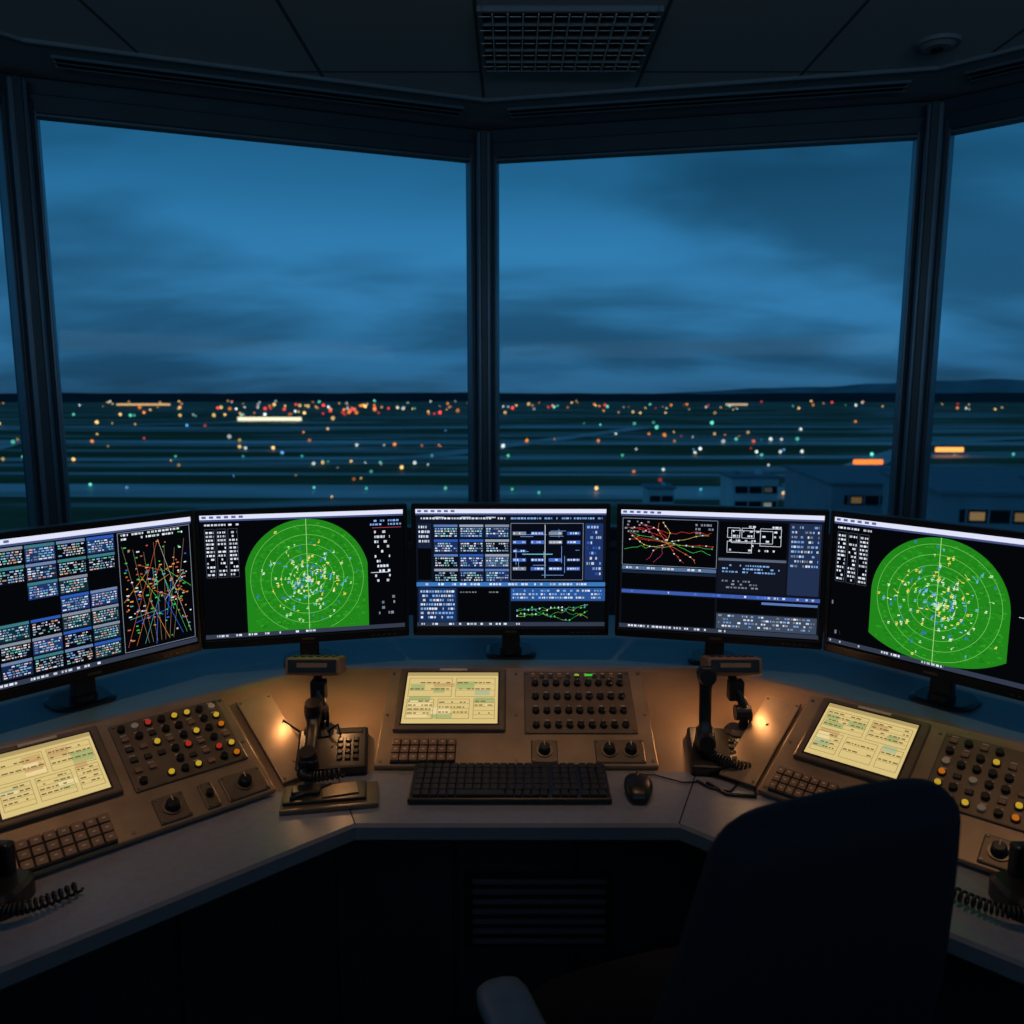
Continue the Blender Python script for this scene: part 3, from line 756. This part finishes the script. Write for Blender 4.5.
def big_handset(x, y, rz, mir):
    mb = MB()
    mb.loft([sring((0, 0, zz), a, b, (1, 0, 0), (0, 1, 0), e=4) for zz, a, b in ((0, .055, .05), (.03, .055, .05), (.038, .048, .043))], M_black, smooth=False)
    mb.box((0, .03, .06), (.04, .025, .07), M_black, .006)
    handset(mb, T(0, .0, .125) @ RX(-6))
    coil(mb, (0, -.03, .03), (mir*.06, -.11, .03), (mir*.13, .03, .013), r=.009, turns=24)
    mb.build('intercom_handset', T(x, y, .7505) @ RZ(rz))
big_handset(-.875, 1.24, 0, 1)
big_handset(.872, 1.235, 0, -1)
mb = MB()
mb.tube([(.44, 1.70, .757), (.50, 1.66, .754), (.47, 1.62, .754), (.43, 1.64, .754), (.41, 1.67, .754)], .003, M_black)
mb.tube([(.47, 1.70, .76), (.53, 1.64, .754), (.52, 1.60, .754), (.46, 1.61, .754), (.43, 1.66, .754)], .004, M_black)
mb.tube([(-.47, 1.78, .80), (-.54, 1.80, .84), (-.55, 1.76, .80), (-.50, 1.70, .785), (-.45, 1.70, .775)], .003, M_black)
mb.build('cable_bundle')

# ------------------------------------------------------------------ office chair (local +y is forward)
mb = MB()
rings = []
NR = 32
for k in range(NR):
    f = 1-(1-k/(NR-1))**1.25; z = .47+.65*f; yb = -.18-.15*f-.02*math.sin(math.pi*f)
    wv = .272-.105*f**1.25
    ed = 1-f; sc = 1 if ed > .095 else math.sqrt(max(0, 1-((.095-ed)/.095)**2.5)); sb = 1 if f > .08 else math.sqrt(max(0, 1-((.08-f)/.08)**2.2))
    m_ = max(min(sc, sb), .05)
    tk = .048*(.3+.7*m_)
    rings.append(sring((0, yb, z), wv*(.70+.30*m_), tk, (1, 0, 0), (0, 1, 0), 40, 3.2))
mb.loft(rings, M_fabric)
rings = []
for k in range(9):
    f = k/8; z = .42+.085*f; s_ = (1-abs(2*f-1)**3)*.06
    rings.append(sring((0, .01, z), .19+s_, .19+s_, (1, 0, 0), (0, 1, 0), 36, 4))
mb.loft(rings, M_fabric)
mb.box((0, -.18, .435), (.09, .14, .02), M_black, .005); mb.box((0, -.24, .55), (.09, .02, .26), M_black, .005, rot=RX(11))
for sx in (-1, 1):
    mb.tube([(sx*.18, 0, .425), (sx*.27, 0, .43), (sx*.30, 0, .46), (sx*.30, 0, .60)], .016, M_black, 10)
    rings = [sring((sx*(.30-.01*abs(f-.5)), -.16+.28*f, .615+.012*math.sin(3.14*f)), .044*s1, .018*s1, (1, 0, 0), (0, 0, 1), 18, 3) for f, s1 in ((0, .5), (.04, .85), (.12, 1), (.5, 1), (.85, 1), (.95, .85), (1, .5))]
    mb.loft(rings, M_arm)
mb.cyl((0, 0, .27), .028, .3, M_black, 20); mb.cyl((0, 0, .41), .09, .03, M_black, 20)
mb.cyl((0, 0, .11), .045, .05, M_black, 20)
for k in range(5):
    a = 2*math.pi*k/5; c, s_ = math.cos(a), math.sin(a)
    mb.loft([sring((c*r, s_*r, zz), aa, bb, (-s_, c, 0), (0, 0, 1), 12, 4) for r, zz, aa, bb in ((.03, .11, .028, .02), (.3, .085, .018, .013))], M_black, smooth=False)
    for q in (-.014, .014):
        mb.cyl((c*.3-s_*q, s_*.3+c*q, .031), .03, .016, M_black, 18, rot=RZ(math.degrees(a)) @ RX(90))
    mb.cyl((c*.3, s_*.3, .065), .008, .05, M_black, 8)
mb.build('office_chair', T(.290, 1.215, 0) @ RZ(20))

# ------------------------------------------------------------------ ceiling downlights (warm task lighting)
def spot(x, y, tx, ty, tz, e, ang):
    mb = MB(); mb.cyl((0, 0, -.012), .05, .024, M_white, 28, r2=.055); mb.cyl((0, 0, -.026), .036, .004, M_alu, 24)
    o = mb.build('ceiling_spotlight', T(x, y, ZC))
    ld = bpy.data.lights.new('spot_lamp', 'SPOT'); ld.energy = e; ld.color = (1, .55, .28); ld.spot_size = math.radians(ang); ld.spot_blend = 1.0; ld.shadow_soft_size = .05
    lo = bpy.data.objects.new('spot_lamp', ld); scene.collection.objects.link(lo); lo.location = (x, y, ZC-.035)
    d = Vector((tx, ty, tz))-lo.location; lo.rotation_euler = d.to_track_quat('-Z', 'Y').to_euler()
    lo.parent = o; lo.location = (0, 0, -.035)
spot(.01, 1.5, .01, 1.92, .8, 28, 42)
spot(-.75, 1.25, -.84, 1.62, .8, 28, 40)
spot(.78, 1.25, .86, 1.62, .8, 28, 40)

# ------------------------------------------------------------------ airfield outside (tower cab floor is ~36 m up)
ZG = -36.4
Mg = bpy.data.materials.new('airfield_grass'); Mg.use_nodes = True
nt = Mg.node_tree; b = nt.nodes['Principled BSDF']; b.inputs['Roughness'].default_value = .9; b.inputs['Specular IOR Level'].default_value = .1
tc = nt.nodes.new('ShaderNodeTexCoord')
def gnoise(sc, rot, detail):
    mp = nt.nodes.new('ShaderNodeMapping'); mp.inputs['Scale'].default_value = sc; mp.inputs['Rotation'].default_value = (0, 0, rot)
    n1 = nt.nodes.new('ShaderNodeTexNoise'); n1.inputs['Scale'].default_value = 1; n1.inputs['Detail'].default_value = detail
    nt.links.new(tc.outputs['Object'], mp.inputs[0]); nt.links.new(mp.outputs[0], n1.inputs['Vector']); return n1.outputs['Fac']
na = gnoise((.0022, .009, 1), .09, 3); nb = gnoise((.004, .028, 1), -.06, 3)
ad = nt.nodes.new('ShaderNodeMath'); ad.operation = 'ADD'; nt.links.new(na, ad.inputs[0]); nt.links.new(nb, ad.inputs[1])
hf = nt.nodes.new('ShaderNodeMath'); hf.operation = 'MULTIPLY'; hf.inputs[1].default_value = .5; nt.links.new(ad.outputs[0], hf.inputs[0])
cr = nt.nodes.new('ShaderNodeValToRGB'); nt.links.new(hf.outputs[0], cr.inputs[0]); nt.links.new(cr.outputs[0], b.inputs['Base Color'])
cr.color_ramp.elements[0].position = .44; cr.color_ramp.elements[0].color = S(92, 104, 62); cr.color_ramp.elements[1].position = .58; cr.color_ramp.elements[1].color = S(205, 202, 196)
e = cr.color_ramp.elements.new(.51); e.color = S(120, 126, 94)
M_tar = bpy.data.materials.new('wet_tarmac'); M_tar.use_nodes = True
nt = M_tar.node_tree; b = nt.nodes['Principled BSDF']; b.inputs['Roughness'].default_value = .45
tc = nt.nodes.new('ShaderNodeTexCoord'); nn_ = gnoise((.006, .03, 1), .03, 4)
cr = nt.nodes.new('ShaderNodeValToRGB'); nt.links.new(nn_, cr.inputs[0]); nt.links.new(cr.outputs[0], b.inputs['Base Color'])
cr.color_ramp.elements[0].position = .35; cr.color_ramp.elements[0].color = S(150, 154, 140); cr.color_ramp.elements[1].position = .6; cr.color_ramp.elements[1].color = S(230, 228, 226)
mb = MB(); n = 64
mb.add([(9000*math.cos(2*math.pi*i/n), 9000*math.sin(2*math.pi*i/n), 0) for i in range(n)], [list(range(n))], Mg)
mb.build('airfield_ground', T(0, 0, ZG))
mb = MB()
def way(x0, y0, x1, y1, wd, h):
    d = Vector((x1-x0, y1-y0)).normalized(); nn = Vector((-d.y, d.x))*wd/2
    mb.add([(x0-nn.x, y0-nn.y, h), (x1-nn.x, y1-nn.y, h), (x1+nn.x, y1+nn.y, h), (x0+nn.x, y0+nn.y, h)], [[0, 1, 2, 3]], M_tar)
for k, a in enumerate([(-900, 345, 900, 285, 44), (-900, 455, 900, 520, 26), (-500, 395, 200, 380, 12), (-1200, 690, 1200, 600, 50), (-1500, 900, 1500, 1010, 50), (-260, 300, -420, 690, 18), (120, 330, 330, 640, 18), (-60, 480, 160, 960, 22), (-700, 690, -300, 1300, 26), (330, 640, 900, 980, 24)]):
    way(*a, .05*k)
mb.build('taxiways', T(0, 0, ZG+.15))

mb = MB(); rr = random.Random(11)
def ball(x, y, z, r, c):
    bm = bmesh.new(); bmesh.ops.create_icosphere(bm, subdivisions=1, radius=r); mb.addbm(bm, M_airl, c, T(x, y, z))
CY, CO, CR, CG, CW, CB = (1.0, .60, .20), (1.0, .30, .06), (1.0, .07, .07), (.15, .85, .60), (.85, .95, .9), (.12, .45, .95)
def polar(px_below, az, pxr, c, br):
    d = 38*800/px_below; r = d*pxr/800
    ball(d*math.tan(az), d, ZG+r+.9, r, tuple(v*br for v in c)+(1,))
for _ in range(200):
    polar(rr.uniform(6.5, 15), rr.uniform(-.85, .85), rr.uniform(.5, 1.3), rr.choices([CY, CO, CR, CW, CG], [5, 3, 2, 3, 1])[0], rr.uniform(.3, 1.7))
for _ in range(55):
    polar(rr.uniform(10, 20), rr.gauss(-.2, .13), rr.uniform(.9, 1.9), rr.choices([CY, CO, CR, CW], [4, 3, 5, 2])[0], rr.uniform(.6, 2.0))
for _ in range(22):
    pc, ac = rr.uniform(18, 72), rr.uniform(-.7, .7); c0 = rr.choices([CY, CO, CR, CW, CG, CB], [5, 4, 1.5, 2, 4, 1])[0]
    sl_ = rr.uniform(-12, 12)
    for _k in range(rr.randrange(3, 7)):
        da = rr.gauss(0, .05); polar(max(14, pc+sl_*da+rr.uniform(-1.0, 1.0)), ac+da, rr.uniform(.6, 1.9), c0 if rr.random() < .7 else CW, rr.uniform(.4, 1.6))
for _ in range(80):
    polar(rr.uniform(18, 105), rr.uniform(-.85, .85), rr.uniform(.6, 2.2), rr.choices([CY, CO, CW, CG, CB, CR], [4, 3, 3, 4, 2, 1])[0], rr.uniform(.3, 1.6))
for (y0, sl, sp_, c, rad_) in ((488, .036, 40, CG, .75), (315, -.033, 26, CG, .55), (645, -.0375, 60, CO, 1.1)):
    x = -y0
    while x < y0:
        if rr.random() < .5: ball(x+rr.uniform(-6, 6), y0+sl*x+rr.uniform(-2, 2), ZG+rad_+.9, rad_*rr.uniform(.7, 1.3), tuple(v*rr.uniform(.4, 1.3) for v in c)+(1,))
        x += sp_
mb.box((-352, 1169, ZG+4), (92, 8, 5), M_airl, col=(1.3, 1.15, .75, 1), rot=RZ(-4))
mb.box((189, 424, ZG+3), (15, 2, 2.4), M_airl, col=(1.6, .34, .05, 1)); mb.box((277, 507, ZG+4), (17, 2, 2.8), M_airl, col=(1.8, .65, .14, 1))
mb.box((-1050, 2300, ZG+12), (150, 8, 5), M_airl, col=(.9, .5, .2, 1)); mb.box((640, 2300, ZG+12), (60, 8, 5), M_airl, col=(.7, .5, .3, 1))
mb.build('airfield_lights')

def ridge(name, R_, h0, h1, colr, seed, az0, az1, peak=None):
    rr = random.Random(seed); mb = MB(); n = 160; top = []; bot = []
    ph = [rr.uniform(0, 6.28) for _ in range(6)]
    for i in range(n+1):
        az = az0+(az1-az0)*i/n
        h = h0+(h1-h0)*(.5+.5*sum(math.sin(az*f+p)/(k+1.5) for k, (f, p) in enumerate(zip((3, 7, 13, 29, 53, 97), ph)))/1.6)
        if peak: h *= max(.02, min(1, (az-peak)/.35))
        top.append((R_*math.sin(az), R_*math.cos(az), h)); bot.append((R_*.97*math.sin(az), R_*.97*math.cos(az), ZG))
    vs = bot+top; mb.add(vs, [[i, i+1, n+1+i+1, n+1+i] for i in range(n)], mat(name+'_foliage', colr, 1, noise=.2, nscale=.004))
    mb.build(name)
ridge('distant_treeline', 5200, 3, 22, S(46, 60, 66), 3, -1.2, 1.2)
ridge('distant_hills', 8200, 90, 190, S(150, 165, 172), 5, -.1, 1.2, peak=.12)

M_bld = mat('terminal_cladding', S(175, 182, 192), .6, noise=.1, nscale=.3); M_roof = mat('terminal_roof', S(140, 150, 160), .7, noise=.1, nscale=.2)
M_shed = mat('shed_cladding', S(235, 238, 240), .6, noise=.1, nscale=.3)
M_bglass = mat('terminal_glazing', S(20, 30, 40), .2)
def building(cx, cy, w_, d_, ztop, rz, seed, mbody=None):
    mbody = mbody or M_bld
    rr = random.Random(seed); mb = MB(); h = ztop-ZG
    mb.box((0, 0, h/2), (w_, d_, h), mbody); mb.box((0, 0, h+.3), (w_+1.2, d_+1.2, .6), M_roof, .1)
    mb.box((w_*.2, 0, h+.9), (w_*.1, d_*.3, 1.2), mbody, .1); mb.box((-w_*.25, d_*.1, h+.8), (w_*.06, d_*.2, 1), M_roof, .1)
    for fl in range(int(h//4)):
        z = h-3-4*fl
        mb.box((0, -d_/2-.05, z), (w_*.94, .1, 1.9), M_bglass)
        nx = max(2, int(w_/3.2))
        for i in range(nx):
            xx = -w_*.46+w_*.92*i/nx
            mb.box((xx, -d_/2-.15, z), (.25, .2, 2.2), mbody)
            if rr.random() < .3:
                c = rr.choice([(1, .6, .26), (1, .7, .4), (.6, .7, .6)]); f = rr.uniform(.06, .28)
                mb.box((xx+1.5, -d_/2-.13, z), (2.0, .06, 1.2), M_led, col=tuple(v*f for v in c)+(1,))
    mb.build('terminal_building', T(cx, cy, ZG) @ RZ(rz))
building(108, 175, 84, 40, -16.2, -6, 1)
building(106, 122, 84, 30, -12.6, -10, 4)
building(64, 215, 12, 12, -20, 0, 9, M_shed)
building(46, 250, 8, 10, -27, 0, 12, M_shed)
